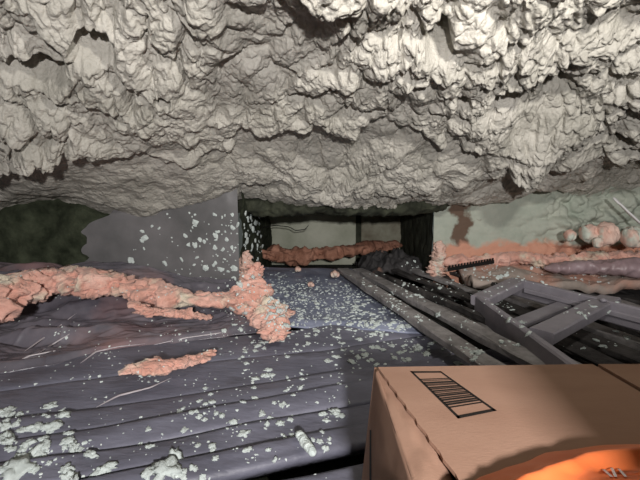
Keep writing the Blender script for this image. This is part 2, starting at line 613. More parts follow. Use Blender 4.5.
for k, (a, b) in enumerate(px_edges):
    keep(hexa('panel', [(a, YB, -.1), (b, YB, -.1), (b, YB + .03, -.1), (a, YB + .03, -.1),
                        (a, YB, .5), (b, YB, .5), (b, YB + .03, .5), (a, YB + .03, .5)], M_pale if k == 0 else mat('stained_panel', (0.15, 0.12, 0.08), (0.42, 0.42, 0.33), 4, 0.85, 0.2, 40), bevel=0.004), wb)
keep(hexa('stud', [(.32, YB + .02, -.1), (.40, YB + .02, -.1), (.40, YB + .08, -.1), (.32, YB + .08, -.1),
                   (.32, YB + .02, .5), (.40, YB + .02, .5), (.40, YB + .08, .5), (.32, YB + .08, .5)], M_joist), wb)

# ------------------------------------------------------------ floor
u = np.linspace(-3.2, 3.2, 130)
v = np.linspace(-1.6, 4.1, 120)
U, V_ = np.meshgrid(u, v, indexing='ij')
floor = grid_obj('floor', U, V_, -0.11 + 0.015 * fbm(U * 4, V_ * 4, oct=4, seed=501), M_dark)
floor['kind'] = 'structure'
SURF = []   # objects that catch crumbs

ang = math.radians(19)
du = Vector((math.cos(ang), math.sin(ang), 0))
dn = Vector((-math.sin(ang), math.cos(ang), 0))
# perpendicular offsets of the board seams
ref = at(264, 403, z=0)
o0 = ref.dot(dn)
offs = [o0 - 0.40, o0 - 0.270, o0 - 0.185, o0 - 0.095, o0 + 0.0, o0 + 0.115, o0 + 0.32, o0 + 0.57]
for k in range(len(offs) - 1):
    a, b = offs[k], offs[k + 1]
    gap = 0.006
    if k == 1:
        gap = 0.022
    mid, w = (a + b) / 2, (b - a) - gap
    s0 = -1.75 - 0.1 * random.random()
    s1 = (1.25 if k < 5 else 1.0) + 0.1 * random.random()
    n = 90
    ss = np.linspace(s0, s1, n)
    cc = np.linspace(-0.5, 0.5, 13)
    SS, CC = np.meshgrid(ss, cc, indexing='ij')
    wob = 0.010 * fbm(SS * 2.2 + k * 9, SS * 0, oct=2, seed=510 + k)
    off = mid + CC * w + wob * (1 - np.abs(CC))
    Zt = 0.004 * k % 0.009 + 0.010 * fbm(SS * 1.6 + 4 * k, CC * 0.7 + 3 * k, oct=3, seed=530 + k) + 0.004 * (1 - (CC * 2) ** 2)
    Zt = Zt + 0.016 * (CC) * (1 if k % 2 else 0.4) - 0.006 * (np.abs(CC) > 0.49)
    if k == 0:
        off = off - 0.045 * sstep(-0.35, 0.25, SS)
    XX = SS * du.x + off * dn.x
    YY = SS * du.y + off * dn.y
    ob = solid_grid('floor_board', XX, YY, Zt, 0.022, M_board)
    ob.parent = floor
    SURF.append(ob)
# joists under the boards
for k, s in enumerate((-1.5, -0.95, -0.4, 0.15, 0.7)):
    a = du * s + dn * 0.5 + Vector((0, 0, -0.035))
    b = du * s + dn * 2.3 + Vector((0, 0, -0.035))
    beam('floor_joist', a, b, 0.05, 0.09, M_joist, floor, seg=8, seed=k)

# hardboard sheet running into the alcove
P = [at(262, 322, z=0.015), at(428, 334, z=0.015), at(352, 271, z=0.015), at(262, 268, z=0.015)]
nu, nv = 90, 90
f, g = np.meshgrid(np.linspace(0, 1, nu), np.linspace(0, 1, nv), indexing='ij')
X = (P[0].x * (1 - f) + P[1].x * f) * (1 - g) + (P[3].x * (1 - f) + P[2].x * f) * g
Y = (P[0].y * (1 - f) + P[1].y * f) * (1 - g) + (P[3].y * (1 - f) + P[2].y * f) * g
Z = 0.030 + 0.014 * fbm(X * 2, Y * 2, oct=3, seed=601) - 0.022 * sstep(0.05, 0.0, g)
sheet = solid_grid('hardboard_sheet', X, Y, Z, 0.006, M_blue)
thing(sheet, 'blue-grey hardboard sheet under white crumbs, running back into the alcove', 'board')
SURF.append(sheet)

# crumpled plastic lying against the left wall
nu, nv = 520, 260
f, g = np.meshgrid(np.linspace(0, 1, nu), np.linspace(0, 1, nv), indexing='ij')
X = -2.3 + f * (2.3 - 0.50 + 0.24 * (1 - g))
ynear = np.interp(X, [-2.3, -1.1, -0.75, -0.42, 0], [1.12, 1.30, 1.46, 1.64, 1.78]) + 0.03 * fbm(X * 4, X * 0, seed=611)
Y = ynear * (1 - g) + (YW_L - 0.05) * g
rid = lambda x, y, s: 1 - np.abs(fbm(x, y, oct=3, seed=s))
Z = 0.030 + 0.10 * sstep(0.25, 0.85, g) * sstep(-0.55, -1.1, X) + 0.045 * sstep(0.1, 0.6, g)
Z = Z + 0.05 * rid((X + Y * 0.7) * 2.0, (Y - X * 0.25) * 6.5, 613) * sstep(0, 0.2, g) - 0.035 * sstep(0, 0.2, g)
Z = Z + 0.012 * rid((X + Y) * 5, (Y - X * 0.4) * 17, 617) * sstep(0, .1, g)
for (p0, p1, hgt) in (((86, 352), (142, 330), .007), ((30, 344), (76, 314), .009), ((40, 350), (70, 332), .006), ((82, 362), (150, 346), .007), ((150, 345), (225, 332), .006), ((10, 372), (100, 352), .007), ((0, 335), (50, 318), .008)):
    a_, b_ = at(*p0, z=.07), at(*p1, z=.07)
    dx, dy = b_.x - a_.x, b_.y - a_.y
    L_ = math.hypot(dx, dy)
    tt = ((X - a_.x) * dx + (Y - a_.y) * dy) / L_ ** 2
    pd = ((X - a_.x) * dy - (Y - a_.y) * dx) / L_ + .012 * np.sin(tt * 5 + hgt * 900)
    Z = Z + hgt * np.exp(-np.abs(pd) / .006) * sstep(-.1, .15, tt) * sstep(1.1, .85, tt)
Z = Z - 0.02 * (1 - sstep(0, 0.04, g))
ps = solid_grid('plastic_sheet', X, Y, Z, 0.006, M_plas)
thing(ps, 'crumpled dark glossy plastic sheet with pink patches below the left wall', 'plastic sheet')
SURF.append(ps)
bpy.context.view_layer.update()


def bvh_of(objs):
    V, Fc = [], []
    for o in objs:
        n = len(V)
        mw = o.matrix_world
        V += [mw @ v.co for v in o.data.vertices]
        Fc += [[i + n for i in p.vertices] for p in o.data.polygons]
    return BVHTree.FromPolygons(V, Fc)


pbv = bvh_of([ps])
M_glare = mat('pale_glare', (0.42, 0.38, 0.41), (0.60, 0.56, 0.58), 20, 0.3, 0.1, 40, 0.6)  # pale tubes standing in for glare streaks on the plastic
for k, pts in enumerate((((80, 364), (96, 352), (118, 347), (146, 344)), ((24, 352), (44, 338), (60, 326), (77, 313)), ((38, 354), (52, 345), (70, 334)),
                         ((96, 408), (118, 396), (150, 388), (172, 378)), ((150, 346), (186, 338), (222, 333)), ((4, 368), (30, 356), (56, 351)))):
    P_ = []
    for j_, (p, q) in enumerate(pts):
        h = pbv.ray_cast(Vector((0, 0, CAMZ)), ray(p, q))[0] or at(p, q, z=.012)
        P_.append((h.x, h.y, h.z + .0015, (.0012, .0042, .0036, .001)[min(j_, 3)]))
    lumpy('glare_fold', P_, M_glare, ps, nu=50, nv=10, flat=.5, amp=.3, scale=40, seed=k)

# ------------------------------------------------------------ long planks, slats
def top_edge(name, p, q, w, h, m, z, label, cat, group=None, seed=0, parent=None, twist=0.0, zb=None):
    a = at(p[0], p[1], z=z)
    b = at(q[0], q[1], z=zb if zb is not None else z)
    o = beam(name, a, b, w, h, m, parent, seg=40, rough=0.004, seed=seed, twist=twist)
    if label:
        thing(o, label, cat, group)
    SURF.append(o)
    return o


top_edge('long_plank', (343, 268), (505, 372), 0.072, 0.03, M_plank, 0.085,
         'long grey dusty plank, nearest to the camera, running from alcove mouth towards the carton', 'plank', seed=1)
top_edge('long_plank', (358, 268), (548, 364), 0.075, 0.03, M_plank, 0.078,
         'long grey dusty plank just right of the nearest long one, sprinkled with crumbs', 'plank', seed=2)
top_edge('square_batten', (376, 271), (522, 330), 0.035, 0.035, M_slat, 0.07,
         'thin dark batten right of the two long grey planks', 'batten', seed=3)
sl = [((392, 268), (500, 309), 0.05, 0.05, 'dark slat beside the thin batten, leftmost of the short slats'),
      ((408, 267), (492, 296), 0.06, 0.045, 'dark short slat second from the thin batten'),
      ((425, 264), (500, 284), 0.05, 0.06, 'dark short slat ending under the corner of the frame'),
      ((440, 272), (468, 297), 0.05, 0.04, 'short dark slat lying across the others by the wall corner')]
for k, (p, q, w, z, lab) in enumerate(sl):
    top_edge('short_slat', p, q, w, 0.02, M_slat if k != 1 else M_plank, z, lab, 'slat', seed=10 + k, twist=0.3)
# floor slats of the dark bay below the frame, part of the floor
for k in range(9):
    x0 = 0.50 + k * 0.17
    a = Vector((x0 + 0.55 - 0.02 * k, 1.0 + 0.03 * k, -0.03))
    b = Vector((x0 + 0.05, 2.72, -0.02))
    o = beam('floor_slat', a, b, 0.10, 0.025, M_slat if k % 3 else M_plank, floor, seg=24, rough=0.006, seed=30 + k, twist=0.2)
    SURF.append(o)
# dark ledge against the right wall, covered with crumbs
nu, nv = 160, 30
f, g = np.meshgrid(np.linspace(0, 1, nu), np.linspace(0, 1, nv), indexing='ij')
X = 0.90 + f * 1.9
Y = 2.42 + 0.30 * g - 0.12 * f
Z = 0.075 + 0.03 * fbm(X * 5, Y * 7, oct=4, seed=701) + 0.03 * g
led = solid_grid('ledge_board', X, Y, Z, 0.05, mat('ledge_foam', (0.26, 0.22, 0.19), (0.40, 0.33, 0.29), 6, 0.85, 0.4, 50, c3=(0.45, 0.25, 0.19), s3=5, t3=0.58))
led.name = 'trim_2'
led['kind'] = 'structure'
SURF.append(led)

# dark crumpled felt heap in the alcove mouth
nu, nv = 90, 60
f, g = np.meshgrid(np.linspace(-1, 1, nu), np.linspace(-1, 1, nv), indexing='ij')
X = 0.53 + f * 0.24
Y = 3.14 + g * 0.24
hh = np.clip(1 - (f ** 2 + g ** 2) * 0.85, 0, 1)
Z = 0.0 + 0.13 * hh ** 0.6 * (0.65 + 0.6 * rid(X * 7, Y * 7, 711)) + 0.02 * fbm(X * 25, Y * 25, oct=3, seed=713)
hp = solid_grid('felt_heap', X, Y, Z, 0.02, mat('heap_felt', (0.015, 0.015, 0.016), (0.07, 0.065, 0.065), 8, 0.8, 0.6, 40, c3=(0.35, 0.20, 0.15), s3=7, t3=0.64, w3=0.04))
thing(hp, 'black crumpled felt heap in the right corner of the alcove', 'felt')
SURF.append(hp)

# ------------------------------------------------------------ insulation
def path(pts, z=None, y=None):
    r = []
    for p in pts:
        c = at(p[0], p[1], z=p[3] if len(p) > 3 else z)
        r.append((c.x, c.y, c.z, p[2]))
    return r


o = ragged('insulation_roll', path([(-70, 322, .10, .16), (-20, 304, .10, .18), (10, 290, .10, .20), (45, 281, .10, .20), (95, 280, .09, .20), (125, 287, .08, .17), (160, 294, .07, .14),
                                   (195, 300, .05, .12), (228, 298, .055, .11), (250, 302, .06, .10)]), M_pink, nu=340, nv=60, flat=0.42, amp=0.85, scale=9, seed=5)
thing(o, 'long torn strip of pink insulation lying along the foot of the left wall', 'insulation')
SURF.append(o)
o = ragged('insulation_tuft', path([(258, 262, .022, .26), (255, 276, .035, .19), (250, 290, .055, .13), (256, 304, .06, .09), (270, 314, .05, .07), (290, 313, .03, .05)]),
          M_pink, nu=200, nv=50, flat=0.6, amp=0.95, scale=13, seed=8)
thing(o, 'pink insulation tuft spilling down from the alcove corner onto the sheet', 'insulation')
SURF.append(o)
o = ragged('insulation_tuft', path([(262, 312, .035, .08), (272, 326, .04, .06), (276, 338, .03, .05)]), M_pink, nu=90, nv=40, flat=0.6, amp=0.9, scale=18, seed=9)
thing(o, 'small pink lump hanging below the corner tuft, above the boards', 'insulation')
SURF.append(o)
o = ragged('insulation_scrap', path([(118, 374, .012, .07), (140, 368, .030, .07), (165, 366, .034, .065), (190, 362, .028, .065), (204, 355, .018, .06), (217, 350, .010, .06)]),
          M_pink, nu=160, nv=44, flat=0.35, amp=0.75, scale=15, seed=12)
thing(o, 'loose flat scrap of pink insulation lying alone on the dark boards', 'insulation')
SURF.append(o)
o = ragged('insulation_scrap', path([(128, 302, .03, .17), (150, 312, .03, .13), (180, 314, .03, .10), (212, 318, .025, .07)]), M_pink, nu=160, nv=44, flat=0.35, amp=0.9, scale=12, seed=14)
thing(o, 'narrow pink insulation scrap hanging in front of the long strip', 'insulation')
SURF.append(o)
c0 = [(-0.46, 3.30, 0.07, 0.07), (-0.38, 3.34, 0.09, 0.085), (-0.30, 3.36, 0.07, 0.07), (-0.15, 3.38, 0.065, 0.065), (0.1, 3.4, 0.085, 0.055), (0.32, 3.5, 0.11, 0.05), (0.5, 3.6, 0.12, 0.05), (0.72, 3.62, 0.12, 0.05)]
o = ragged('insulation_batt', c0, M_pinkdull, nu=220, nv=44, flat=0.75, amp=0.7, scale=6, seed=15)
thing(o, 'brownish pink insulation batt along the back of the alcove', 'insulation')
for k, (px, py, r) in enumerate(((298, 269, 0.022), (335, 274, 0.03), (311, 284, 0.02), (392, 263, 0.05))):
    c = at(px, py, z=0.06)
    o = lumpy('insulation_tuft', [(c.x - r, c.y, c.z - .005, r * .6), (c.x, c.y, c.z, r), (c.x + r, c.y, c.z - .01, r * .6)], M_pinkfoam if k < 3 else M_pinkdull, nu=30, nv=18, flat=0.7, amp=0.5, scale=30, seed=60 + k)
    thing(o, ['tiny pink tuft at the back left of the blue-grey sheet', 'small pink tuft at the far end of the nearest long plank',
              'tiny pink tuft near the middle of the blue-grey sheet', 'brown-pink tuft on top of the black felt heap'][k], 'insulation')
o = ragged('insulation_strip', [(0.80, 2.70, 0.13, .035), (0.95, 2.71, 0.14, .035), (1.12, 2.71, .14, .03), (1.3, 2.68, .15, .04), (1.5, 2.60, .15, .05), (1.8, 2.55, .15, .06), (2.2, 2.5, .16, .07)],
          M_pink, nu=260, nv=44, flat=0.85, amp=0.9, scale=9, seed=16)
thing(o, 'dirty pink insulation strip along the foot of the right wall', 'insulation')
labs = ['round pink foam blob, leftmost and smallest on the right wall', 'round pink foam blob second from left on the right wall',
        'largest pink foam blob on the right wall', 'small pink foam blob below the largest one', 'pink foam blob right of the largest one']
for k, (px, py, r, y) in enumerate(((570, 236, .035, 2.50), (589, 234, .055, 2.48), (606, 236, .065, 2.44), (598, 243, .03, 2.38), (632, 238, .06, 2.42))):
    c = at(px, py, y=y)
    o = lumpy('foam_blob', [(c.x - r * .8, c.y, c.z, r * .75), (c.x, c.y, c.z + r * .1, r), (c.x + r * .8, c.y, c.z, r * .75)], M_pinkfoam, nu=44, nv=28, flat=0.95, amp=0.3, scale=16, seed=70 + k)
    thing(o, labs[k], 'foam blob')
for (cx_, cy_, z1, lab) in ((-0.445, 2.48, .24, 'crusted pale pink foam column on the left corner post of the alcove'), (0.775, 2.73, .27, 'cream-pink foam crust on the right corner of the alcove')):
    o = ragged('foam_crust', [(cx_, cy_, .0, .045), (cx_, cy_, z1 * .4, .04), (cx_ + .005, cy_, z1 * .8, .032), (cx_, cy_, z1, .018)], M_pinkfoam, n=50, spread=.9, nu=90, nv=36, flat=0.8, amp=0.8, scale=16, seed=91)
    thing(o, lab, 'foam crust')
    SURF.append(o)
# purple-grey plastic hump under the blobs
o = lumpy('plastic_bundle', [(1.35, 2.50, .13, .035), (1.6, 2.45, .15, .05), (1.85, 2.38, .16, .06), (2.2, 2.3, .17, .07)], mat('purple_plastic', (0.20, 0.13, 0.13), (0.36, 0.27, 0.29), 5, 0.4, 0.2, 20, 0.5),
          nu=120, nv=28, flat=0.8, amp=0.35, scale=9, seed=81)
thing(o, 'mauve-grey plastic wrapped bundle below the pink foam blobs', 'bundle')
# white strap curving on the wall
c = [at(613, 197, y=2.55), at(620, 204, y=2.52), at(629, 213, y=2.5), at(641, 224, y=2.48)]
o = lumpy('white_strap', [(q.x, q.y, q.z, .020) for q in c], M_white, nu=40, nv=10, flat=0.4, amp=0.0, seed=3)
thing(o, 'thin white strap hanging on the rough right wall', 'strap')
# loose wire in the alcove
c = [(-0.50, 3.3, .30, .0035), (-0.36, 3.4, .315, .0035), (-0.25, 3.42, .30, .0035), (-0.2, 3.42, .27, .0035), (-0.12, 3.42, .28, .0035), (-0.09, 3.42, .32, .0035)]
o = lumpy('loose_wire', c, M_black, nu=60, nv=8, flat=1, amp=0, seed=3)
thing(o, 'thin dark wire curling out of the left side of the alcove', 'wire')

# toothed metal strip at the right wall corner
a, b = at(448, 268, z=0.135), at(494, 260, z=0.155)
ts_ = beam('toothed_strip', a, b, 0.006, 0.022, M_black, seg=10, rough=0.001)
thing(ts_, 'black toothed metal strip at the foot of the wall right of the alcove', 'metal strip')
tv, tf = [], []
for k in range(16):
    c = a.lerp(b, (k + 0.5) / 16) + Vector((0, -0.001, 0))
    hw = (b - a).length / 16 * 0.28
    t = (b - a).normalized()
    n = len(tv)
    for s, zz, yy in ((-1, -.004, -.004), (1, -.004, -.004), (1, .014, -.004), (-1, .014, -.004), (-1, -.004, .004), (1, -.004, .004), (1, .014, .004), (-1, .014, .004)):
        tv.append(tuple(c + t * hw * s + Vector((0, yy, zz))))
    tf += [tuple(n + i for i in q) for q in ((0, 1, 2, 3), (7, 6, 5, 4), (0, 4, 5, 1), (2, 6, 7, 3), (1, 5, 6, 2), (0, 3, 7, 4))]
me = bpy.data.meshes.new('teeth')
me.from_pydata(tv, [], tf)
link('teeth', me, M_black, ts_)

# ------------------------------------------------------------ the grey ladder-like frame
A, B = at(481, 297, z=.13), at(521, 279, z=.13)
C_, D = at(700, 322, z=.13), at(640, 410, z=.13)
fr = empty('ladder_frame', (A.x, A.y, 0.05))
thing(fr, 'dark grey ladder-like frame with crossbars lying skewed behind the carton', 'frame')


def bar(name, p, q, w, h, up=(0, 0, 1), seed=0):
    o = beam(name, p, q, w, h, M_frame, seg=12, rough=0.0012, seed=seed, up=up)
    keep(o, fr)
    SURF.append(o)
    return o


lineL = lambda t: A + (D - A) * t
lineR = lambda t: B + (C_ - B) * t
bar('side_rail', A + (A - D).normalized() * .03, D, 0.032, 0.095, seed=1)
bar('side_rail', B + (B - C_).normalized() * .04, C_, 0.032, 0.095, seed=2)
bar('end_bar', lineL(-0.01), lineR(-0.02), 0.085, 0.045, seed=3)


def meet(px, py, z=.13):
    return at(px, py, z=z)


p, q = meet(541, 330, .125), meet(610, 296, .125)
bar('crossbar', p, q, 0.085, 0.045, seed=4)
p, q = meet(516, 322, .07), meet(570, 301, .07)
bar('lower_slat', p, q, 0.07, 0.02, seed=5)
# inner rebate rail seen below the far rail
p, q = meet(526, 288, .095), meet(700, 332, .095)
bar('inner_rail', p, q, 0.03, 0.025, seed=7)
c = at(603, 301, z=.13)
k_ = lumpy('bolt_head', [(c.x - .012, c.y, c.z + .002, .012), (c.x, c.y, c.z + .004, .016), (c.x + .012, c.y, c.z + .002, .012)], M_frame, nu=16, nv=14, flat=0.6, amp=0, seed=2)
keep(k_, fr)

# ------------------------------------------------------------ carton
ZT = 0.29
bx = empty('cardboard_carton', (0.4, 0.5, 0.0))
thing(bx, 'brown cardboard carton with a barcode on its closed top flaps', 'box')
FLc = at(377, 364, z=ZT)          # far left top corner
yf = FLc.y
xl_far = FLc.x
yn = 0.20
xr = 0.92


def box_part(name, P, m=M_card, bevel=0.0015):
    return keep(hexa(name, P, m, bevel=bevel), bx)


def quad_slab(name, p, th, m=M_card, n=30, glare_fold=None, bulge=0.0, seed=0):
    """curved slab between 4 corners p0..p3 (bottom-near, top-near, top-far, bottom-far)"""
    f, g = np.meshgrid(np.linspace(0, 1, n), np.linspace(0, 1, n), indexing='ij')
    P = [np.array(tuple(q), float) for q in p]
    G = (P[0][None, None] * (1 - f)[..., None] + P[3][None, None] * f[..., None]) * (1 - g)[..., None] + \
        (P[1][None, None] * (1 - f)[..., None] + P[2][None, None] * f[..., None]) * g[..., None]
    nrm = np.cross(P[3] - P[0], P[1] - P[0])
    nrm = nrm / np.linalg.norm(nrm)
    b = bulge * np.sin(f * math.pi) * np.sin(g * math.pi) + 0.0015 * fbm(f * 4, g * 4, oct=3, seed=seed) * np.sin(f * math.pi)
    G = G + nrm[None, None] * b[..., None]
    V = np.concatenate([G.reshape(-1, 3), (G - nrm * th).reshape(-1, 3)])
    Q = grid_quads(n, n)
    rim = [i * n for i in range(n)] + [(n - 1) * n + j for j in range(1, n)] + [i * n + n - 1 for i in range(n - 2, -1, -1)] + [j for j in range(n - 2, 0, -1)]
    R = np.array([[rim[k], rim[k - 1], rim[k - 1] + n * n, rim[k] + n * n] for k in range(len(rim))])
    o = link(name, mesh_from_arrays(name, V, np.concatenate([Q, Q[:, ::-1] + n * n, R]), True), m)
    keep(o, bx)
    return o


zs = ZT - 0.022
bfar = at(361, 490, y=yf + 0.0)   # where the far left edge runs to
lf = Vector((xl_far - 0.004, yf, zs + .014))
dirv = (bfar - lf)
bot_far = lf + dirv * ((0.008 - lf.z) / dirv.z)
ln = Vector((at(417, 478, z=zs).x - 0.004, yn, zs))
bot_near = Vector((bot_far.x + 0.0, yn, 0.008))
quad_slab('side_panel', [bot_near, ln, lf, bot_far], -0.005, bulge=-0.006, seed=1)
quad_slab('back_panel', [bot_far, lf, Vector((xr, yf, ZT - .006)), Vector((xr + .01, yf, 0.008))], 0.005, seed=2)
quad_slab('side_panel', [Vector((xr + .01, yf, .008)), Vector((xr, yf, ZT - .006)), Vector((xr, yn, ZT - .006)), Vector((xr + .01, yn, 0.008))], 0.005, seed=3)
quad_slab('front_panel', [Vector((xr + .01, yn, .008)), Vector((xr, yn, ZT - .006)), Vector((ln.x, yn, zs)), bot_near], 0.005, seed=4)
box_part('bottom_panel', [(bot_far.x + .01, yn, .004), (xr, yn, .004), (xr, yf, .004), (bot_far.x + .01, yf, .004),
                          (bot_far.x + .01, yn, .009), (xr, yn, .009), (xr, yf, .009), (bot_far.x + .01, yf, .009)])
# rounded fold strip between side panel and top flap
e0 = at(378, 367, z=ZT)
e1 = at(458, 478, z=ZT)
sl_ = (e1.x - e0.x) / (e1.y - e0.y)
exn = e0.x + (yn - e0.y) * sl_
n = 40
f, g = np.meshgrid(np.linspace(0, 1, n), np.linspace(0, 1, 14), indexing='ij')
xs0 = lf.x + (ln.x - lf.x) * f
ys0 = yf + (yn - yf) * f
zz0 = lf.z + (ln.z - lf.z) * f
xs1 = e0.x + 0.02 + (exn - 0.012 - e0.x - 0.02) * f
X = xs0 + (xs1 - xs0) * g
Y = ys0
Z = zz0 + (ZT - 0.008 - zz0) * np.sin(g * math.pi / 2) ** 0.8 + 0.003 * fbm(f * 9, g * 2, oct=3, seed=801) - 0.020 * sstep(.35, 1, g) * sstep(.3, .9, f)
mf = solid_grid('minor_flap', X[:, ::-1], Y[:, ::-1], Z[:, ::-1], 0.004, M_card)
keep(mf, bx)
# top flaps
seam_x0, seam_x1 = at(598, 366, z=ZT).x, at(640, 386, z=ZT).x


def slab_poly(name, pts, z0, z1, m, parent):
    n = len(pts)
    V = [(p[0], p[1], z0) for p in pts] + [(p[0], p[1], z1) for p in pts]
    Fq = [tuple(range(n))[::-1], tuple(range(n, 2 * n))] + [(i, (i + 1) % n, n + (i + 1) % n, n + i) for i in range(n)]
    me = bpy.data.meshes.new(name)
    me.from_pydata(V, [], Fq)
    o = link(name, me, m)
    keep(o, parent)
    return o


edge_pts = []
for k in range(41):
    t = k / 40
    y = e0.y + (yn - e0.y) * t
    edge_pts.append((e0.x + (y - e0.y) * sl_ + 0.0012 * math.sin(k * 2.1) * (k > 2), y))
seam_dx = (seam_x1 - seam_x0)
fl = slab_poly('top_flap', edge_pts + [(seam_x1 + .012, yn), (seam_x0 - .004, yf)], ZT - .005, ZT, M_card, bx)
slab_poly('top_flap', [(seam_x1 + .024, yn), (xr, yn), (xr, yf), (seam_x0 + .006, yf)], ZT - .005, ZT, M_card, bx)
slab_poly('inner_flap', [(exn + .05, yn + .01), (xr - .01, yn + .01), (xr - .01, yf - .005), (e0.x + .03, yf - .005)], ZT - .013, ZT - .009, M_card_in, bx)
# the barcode printed on the top
bc = [at(410, 371.5, z=ZT), at(441, 371.5, z=ZT), at(497, 411, z=ZT), at(458, 419, z=ZT)]
V, Fq = [], []


def strip(a, b, c, d):
    n = len(V)
    for q in (a, b, c, d):
        V.append((q.x, q.y, ZT + 0.0006))
    Fq.append((n, n + 1, n + 2, n + 3))


bl = lambda s, t: (bc[0].lerp(bc[3], t)).lerp(bc[1].lerp(bc[2], t), s)


def rect(s0, s1, t0, t1):
    strip(bl(s0, t0), bl(s0, t1), bl(s1, t1), bl(s1, t0))


rect(0, .075, 0, 1)
rect(.925, 1, 0, 1)
rect(0, 1, 0, .045)
rect(0, 1, .955, 1)
t = 0.20
rr = random.Random(4)
while t < 0.80:
    w = rr.choice((.014, .022, .030, .040))
    rect(.05, .95, t, t + w)
    t += w + rr.choice((.009, .012, .018, .024))
me = bpy.data.meshes.new('barcode')
me.from_pydata(V, [], Fq)
link('barcode', me, M_ink)
ob = bpy.data.objects['barcode']
keep(ob, bx)
ob['label'] = 'black printed barcode in a box outline'
# hand hole slot on the side
c1_, c2_ = at(371, 434, y=.66), at(371, 482, y=.62)
sx = lambda y: bot_far.x + (0.02)
bpy.context.view_layer.update()
sp = bvh_of([c for c in bx.children if c.name.startswith('side_panel') and c.data.vertices[0].co.x < .3])
O_ = Vector((0, 0, CAMZ))
sv = []
for (p, q) in ((369.6, 430), (371.2, 430), (371.6, 500), (369.2, 500)):
    h = sp.ray_cast(O_, ray(p, q))[0] or at(p, q, y=.66)
    sv += [h - ray(p, q) * .004, h + ray(p, q) * .001]
o = hexa('side_slot', sv[0::2] + sv[1::2], M_ink, bevel=0)
keep(o, bx)

# unseen blocker added behind the camera: casts the shade over the carton
sc = empty('shade_blocker', (0.5, -0.33, 0))
thing(sc, 'unseen carton-shaped shade blocker added right of the camera', 'box')
keep(hexa('blocker_body', [(.235, -.62, .0), (.9, -.62, .0), (.9, -.28, .0), (.235, -.28, .0), (.235, -.62, .655), (.9, -.62, .655), (.9, -.28, .655), (.235, -.28, .655)], M_card, bevel=.004), sc)
keep(hexa('top_flap', [(.235, -.62, .656), (.9, -.62, .656), (.9, -.455, .656), (.235, -.455, .656), (.235, -.62, .662), (.9, -.62, .662), (.9, -.455, .662), (.235, -.455, .662)], M_card, bevel=.001), sc)
keep(hexa('top_flap', [(.235, -.445, .656), (.9, -.445, .656), (.9, -.28, .656), (.235, -.28, .656), (.235, -.445, .662), (.9, -.445, .662), (.9, -.28, .662), (.235, -.28, .662)], M_card, bevel=.001), sc)

# ------------------------------------------------------------ orange bag on the carton
nu, nv = 120, 90
th, rr_ = np.meshgrid(np.linspace(0, 2 * math.pi, nu, endpoint=False), np.linspace(0, 1, nv), indexing='ij')
cx, cy, ax, ay = 0.36, 0.288, 0.275, 0.19
wob = 1 + 0.05 * fbm(np.cos(th) * 2, np.sin(th) * 2, oct=3, seed=901)
X = cx + ax * rr_ * np.cos(th) * wob
Y = cy + ay * rr_ * np.sin(th) * wob
prof = 0.018 * np.clip(1 - rr_ ** 3.2, 0, 1) ** 0.55
Z = ZT + 0.001 + prof + 0.006 * np.exp(-((rr_ - 0.80) / .035) ** 2) - 0.004 * np.exp(-((rr_ - 0.70) / .05) ** 2) + \
    (0.006 * (1 - np.abs(fbm(X * 9, Y * 24, oct=3, seed=905)))) * sstep(1, .8, rr_)
Vv = np.stack([X, Y, Z], -1).reshape(-1, 3)
i = np.arange(nu)[:, None]
j = np.arange(nv - 1)[None, :]
i2 = (i + 1) % nu
Q = np.stack([i * nv + j, i * nv + j + 1, i2 * nv + j + 1, i2 * nv + j], -1).reshape(-1, 4)
Vb = Vv.copy()
Vb[:, 2] = ZT + 0.0008
Q = np.concatenate([Q, Q[:, ::-1] + len(Vv)])
bag = link('orange_bag', mesh_from_arrays('orange_bag', np.concatenate([Vv, Vb]), Q), M_orange)
thing(bag, 'orange plastic bag lying on the near edge of the carton', 'bag')
bagbvh = bvh_of([bag])
V, Fq = [], []
for k, (a, b, w) in enumerate((((603, 470), (612, 478), 3), ((611, 468), (616, 478), 3), ((618, 469), (626, 478), 3), ((609, 474), (624, 473), 2))):
    pts = []
    for (p, q) in (a, b):
        for s in (-w / 2, w / 2):
            d = ray(p + s, q)
            hit = bagbvh.ray_cast(Vector((0, 0, CAMZ)), d)
            if hit[0]:
                pts.append(hit[0] + hit[1] * 0.0012 if hit[1].z > 0 else hit[0] - hit[1] * 0.0012)
    if len(pts) == 4:
        n = len(V)
        V += [tuple(x) for x in pts]
        Fq.append((n, n + 1, n + 3, n + 2))
if V:
    me = bpy.data.meshes.new('white_print')
    me.from_pydata(V, [], Fq)
    o = link('white_print', me, M_white, bag)

# ------------------------------------------------------------ foam crumbs
bpy.context.view_layer.update()
BV = bvh_of(SURF)
WALLS = bvh_of([wp, aw])


def crumb_mesh(seed, sub=2):
    import bmesh
    bm = bmesh.new()
    bmesh.ops.create_icosphere(bm, subdivisions=sub, radius=1)
    r = random.Random(seed)
    ox = r.random() * 50
    co = np.array([v.co[:] for v in bm.verts])
    n = fbm(co[:, 0] * 1.5 + ox, co[:, 1] * 1.5, co[:, 2] * 1.5, 4, seed, 0.7)
    el = r.uniform(0.6, 1.0)
    for v, k in zip(bm.verts, n):
        v.co *= 1 + 0.65 * float(k)
        v.co.y *= el
        v.co.z = v.co.z * 0.36 + 0.18
    me = bpy.data.meshes.new('foam_crumb')
    bm.to_mesh(me)
    bm.free()
    me.polygons.foreach_set('use_smooth', [sub > 2] * len(me.polygons))
    me.materials.append(M_chip)
    return me


BIG = [crumb_mesh(s, 3) for s in range(14)]
SMALL = [crumb_mesh(50 + s, 1) for s in range(10)]
